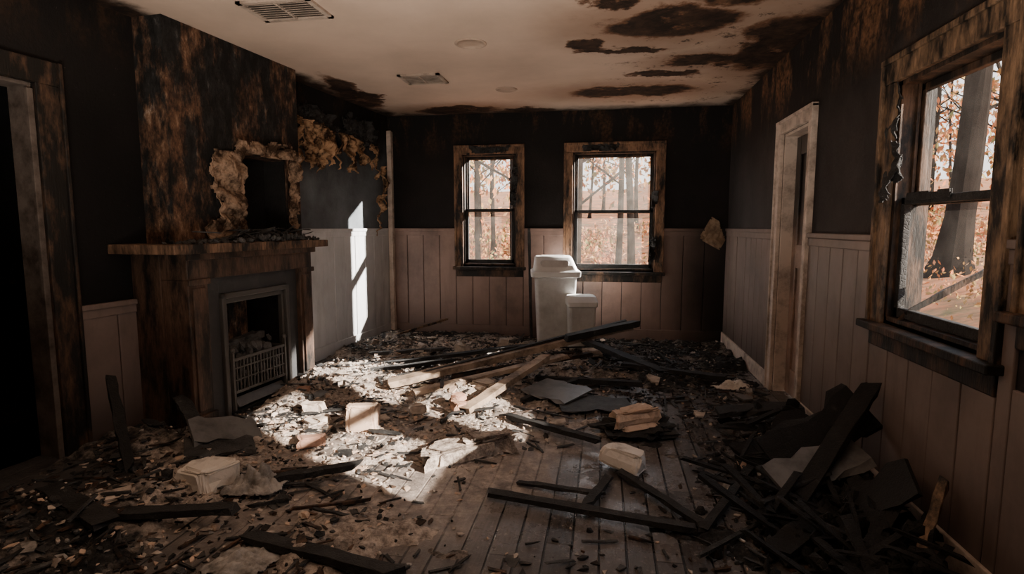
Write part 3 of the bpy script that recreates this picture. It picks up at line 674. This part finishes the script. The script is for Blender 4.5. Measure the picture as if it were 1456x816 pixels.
def cloth(name,c,w,h,amp,m,seed,rz=0):
    b=MB(); n=44; vs=[];fs=[]; E=Matrix.Rotation(rz,3,'Z')
    for j in range(n+1):
        for i in range(n+1):
            x=(i/n-.5); y=(j/n-.5); rr=math.hypot(x,y)*2
            z=amp*max(0,1.15-rr)*(.6+abs(noise.fractal(Vector((x*3+seed,y*3,seed)),.9,2.,4))*1.8)
            q=1+.35*noise.noise(Vector((math.atan2(y,x)*1.2,seed,0))); vs.append(Vector(c)+E@Vector((x*w*q,y*h*q,z)))
    for j in range(n):
        for i in range(n):
            if math.hypot((i+.5)/n-.5,(j+.5)/n-.5)<.49+.06*noise.noise(Vector((i*.3,j*.3,seed))): a=j*(n+1)+i; fs.append([a,a+1,a+n+2,a+n+1])
    b.add(vs,fs); b.done(name,m,smooth=True,solid=.004)
cloth("crumpled_cloth",(-1.60,2.32,.015),.28,.2,.08,CLOTH,3,.5)
cloth("plastic_bag",(-1.30,1.78,.01),.26,.2,.03,CLOTH,9,.3)
cloth("crumpled_cloth",(1.0,4.5,.01),.3,.2,.04,WHITEB,14,.3)
b=MB(); b.sheet(Matrix.Translation((1.15,6.24,1.18))@Matrix.Rotation(.1,4,'X')@Matrix.Rotation(.5,4,'Y'),.26,.26,0,seed=77,rag=.12,curl=.02,shape=lambda x,z:max(abs(x)*.9,-z*.8,z+x*.9)); b.done("torn_paneling_flap",m_plain("scorched_flap",(.30,.21,.14),.8,.8,(.05,.03,.02),8,.2,.4),solid=.008)

# ---------------- outside
def m_ground():
    t=T("leaf_litter_ground"); n=t.noise(1.2,10,.75)
    c=t.ramp(n,[(.32,(.08,.085,.04)),(.46,(.22,.12,.065)),(.56,(.36,.14,.065)),(.70,(.38,.25,.16))]); return t.fin(c,.9,.1)
def gz(x,y):
    r=min(1.,max(0.,(x-1.9)/4.2)); r=r*r*(3-2*r)
    return -.45+max(0,(y-16))**1.3*.03+1.05*r
b=MB()
def grid(x0,x1,y0,y1,st):
    nx_=int((x1-x0)/st); ny_=int((y1-y0)/st); vs=[];fs=[]
    for j in range(ny_+1):
        for i in range(nx_+1):
            x=x0+(x1-x0)*i/nx_; y=y0+(y1-y0)*j/ny_; vs.append((x,y,gz(x,y)+.18*noise.noise(Vector((x*.3,y*.3,0)))*min(1,max(0,max(x-1.5,y-6.5))/4)))
    for j in range(ny_):
        for i in range(nx_): a=j*(nx_+1)+i; fs.append([a,a+1,a+nx_+2,a+nx_+1])
    b.add(vs,fs)
grid(-60,1.5,6.5,80,1.5); grid(1.5,80,6.5,80,.9); grid(1.5,60,-15,6.5,.9)
b.done("ground",m_ground(),smooth=True)
BARK=m_plain("tree_bark",(.016,.012,.010),.95,.6,(.006,.005,.004),6,.05,1.)
b=MB()
def trunk(x,y,r,h):
    n=12; k=10; vs=[];fs=[]; lx,ly=U(-.04,.04),U(-.04,.04); g=gz(x,y)-.15
    for i in range(k+1):
        z=h*(i/k)**1.5; rr=r*(1.7 if i==0 else 1.15 if i==1 else 1-.6*i/k)
        for a in range(n):
            q=6.283*a/n; rj=rr*(1+.09*math.sin(3*q+i)); vs.append((x+lx*z+.06*math.sin(z*.7+x)+rj*math.cos(q),y+ly*z+.06*math.cos(z*.6+y)+rj*math.sin(q),g+z))
    for i in range(k):
        for a in range(n): fs.append([i*n+a,i*n+(a+1)%n,(i+1)*n+(a+1)%n,(i+1)*n+a])
    b.add(vs,fs)
    for _ in range(6):
        z=U(.25,.9)*h; a=U(0,6.28); p=Vector((x+lx*z,y+ly*z,g+z)); d_=Vector((math.cos(a),math.sin(a),U(.3,.9)))*U(.8,2.2); b.beam(p,p+d_,r*.35,r*.35,0,seg=5,j=.03,taper=.3); p2=p+d_*.6; b.beam(p2,p2+Vector((U(-1,1),U(-1,1),.8))*.9,r*.16,r*.16,0,seg=4,j=.02)
trunk(5.6,10.2,.23,11); trunk(7.4,12.0,.15,10); trunk(4.6,9.9,.05,7); trunk(9.5,17,.2,11); trunk(-2.0,13,.10,9); trunk(.65,15,.12,9)
tr=[]
for i in range(70):
    y=U(16,52); x=U(-.62,1.0)*y+1; trunk(x,y,U(.08,.2),U(8,14)); tr.append((x,y))
b.done("forest_trees",BARK)
def m_leaf():
    t=T("autumn_leaves"); n=t.noise(.35,4); v=t.voro(2.2,out="Color"); s_=t.n.new("ShaderNodeSeparateColor"); t.L(v,s_.inputs[0])
    c=t.ramp(t.M("ADD",t.M("MULTIPLY",n,.6),t.M("MULTIPLY",s_.outputs[0],.4)),[(.3,(.20,.19,.08)),(.45,(.44,.23,.09)),(.55,(.50,.16,.07)),(.7,(.50,.32,.18))])
    d=t.n.new("ShaderNodeBsdfDiffuse"); t.L(c,d.inputs[0]); t.L(d.outputs[0],t.out.inputs[0]); return t.m
b=MB()
def leaves(c,r,n,s0):
    for _ in range(n):
        v=Vector((random.gauss(0,.5),random.gauss(0,.5),random.gauss(0,.5))); p=Vector((c[0]+v.x*r[0],c[1]+v.y*r[1],c[2]+v.z*r[2])); s_=s0*U(.6,1.3)
        E=Euler((U(0,6),U(0,6),U(0,6))).to_matrix(); b.add([p+E@Vector(q) for q in((-s_,0,0),(0,-s_*.5,0),(s_,0,0),(0,s_*.5,.2*s_))],[[0,1,2,3]])
for x,y in tr: leaves((x,y,gz(x,y)+U(3,7)),(3,3,2.6),190,.05+y*.004)
for i in range(90):
    y=U(13,34); x=U(-.6,.95)*y+1; leaves((x,y,gz(x,y)+U(.0,.4)),(1.4,1.2,.5),130,.035+y*.003)
for i in range(26):
    x=U(4.2,11); y=x*U(1.3,1.9); leaves((x,y,gz(x,y)+.1),(.7,.6,.3),130,.035)
leaves((7.5,13.5,4.4),(3,2,2.2),220,.05)
b.done("autumn_foliage",m_leaf())

# ---------------- light
w=bpy.data.worlds.new("sky"); bpy.context.scene.world=w; w.use_nodes=True; nt=w.node_tree; bg=nt.nodes["Background"]
tc=nt.nodes.new("ShaderNodeTexCoord"); sx=nt.nodes.new("ShaderNodeSeparateXYZ"); nt.links.new(tc.outputs["Generated"],sx.inputs[0])
rp=nt.nodes.new("ShaderNodeValToRGB"); rp.color_ramp.elements[0].position=.0; rp.color_ramp.elements[0].color=(1,.94,.87,1); rp.color_ramp.elements[1].position=.6; rp.color_ramp.elements[1].color=(.80,.87,1,1)
nt.links.new(sx.outputs[2],rp.inputs[0]); nt.links.new(rp.outputs[0],bg.inputs[0]); bg.inputs[1].default_value=2.3
def look(o,d): o.rotation_euler=Vector(d).to_track_quat('-Z','Y').to_euler()
l=bpy.data.lights.new("sun","SUN"); l.energy=22; l.angle=.012; l.color=(1,.87,.74); o=bpy.data.objects.new("sun",l); SC.objects.link(o); look(o,(-2.6,1.36,-1.30)); o.location=(8,-2,6)
l=bpy.data.lights.new("added_beam_spot","SPOT"); l.energy=40000; l.spot_size=math.radians(40); l.spot_blend=.2; l.shadow_soft_size=.06; l.color=(1,.91,.82)  # added spot outside, throws the light bar on the left wall
o=bpy.data.objects.new("added_beam_spot",l); SC.objects.link(o); o.location=(4.4,9.9,4.45); look(o,(-1.26-.1,-.8,-.74))
l=bpy.data.lights.new("added_ceiling_fill","AREA"); l.energy=78; l.shape="RECTANGLE"; l.size=1.2; l.size_y=.7; l.color=(1,.84,.70); l.spread=math.radians(120)  # added unseen fill light, aimed up to brighten the ceiling
o=bpy.data.objects.new("added_ceiling_fill",l); SC.objects.link(o); o.location=(-.8,.3,.35); look(o,(-.02,.50,.87))

# ---------------- camera
cd=bpy.data.cameras.new("camera"); cd.sensor_width=36; cd.lens=36*800/1456; cd.clip_start=.05; cd.clip_end=200
cam=bpy.data.objects.new("camera",cd); SC.objects.link(cam); cam.location=(0,0,1.25)
cam.rotation_euler=(math.radians(90)-math.atan(86/800),0,math.radians(9.3)); bpy.context.scene.camera=cam
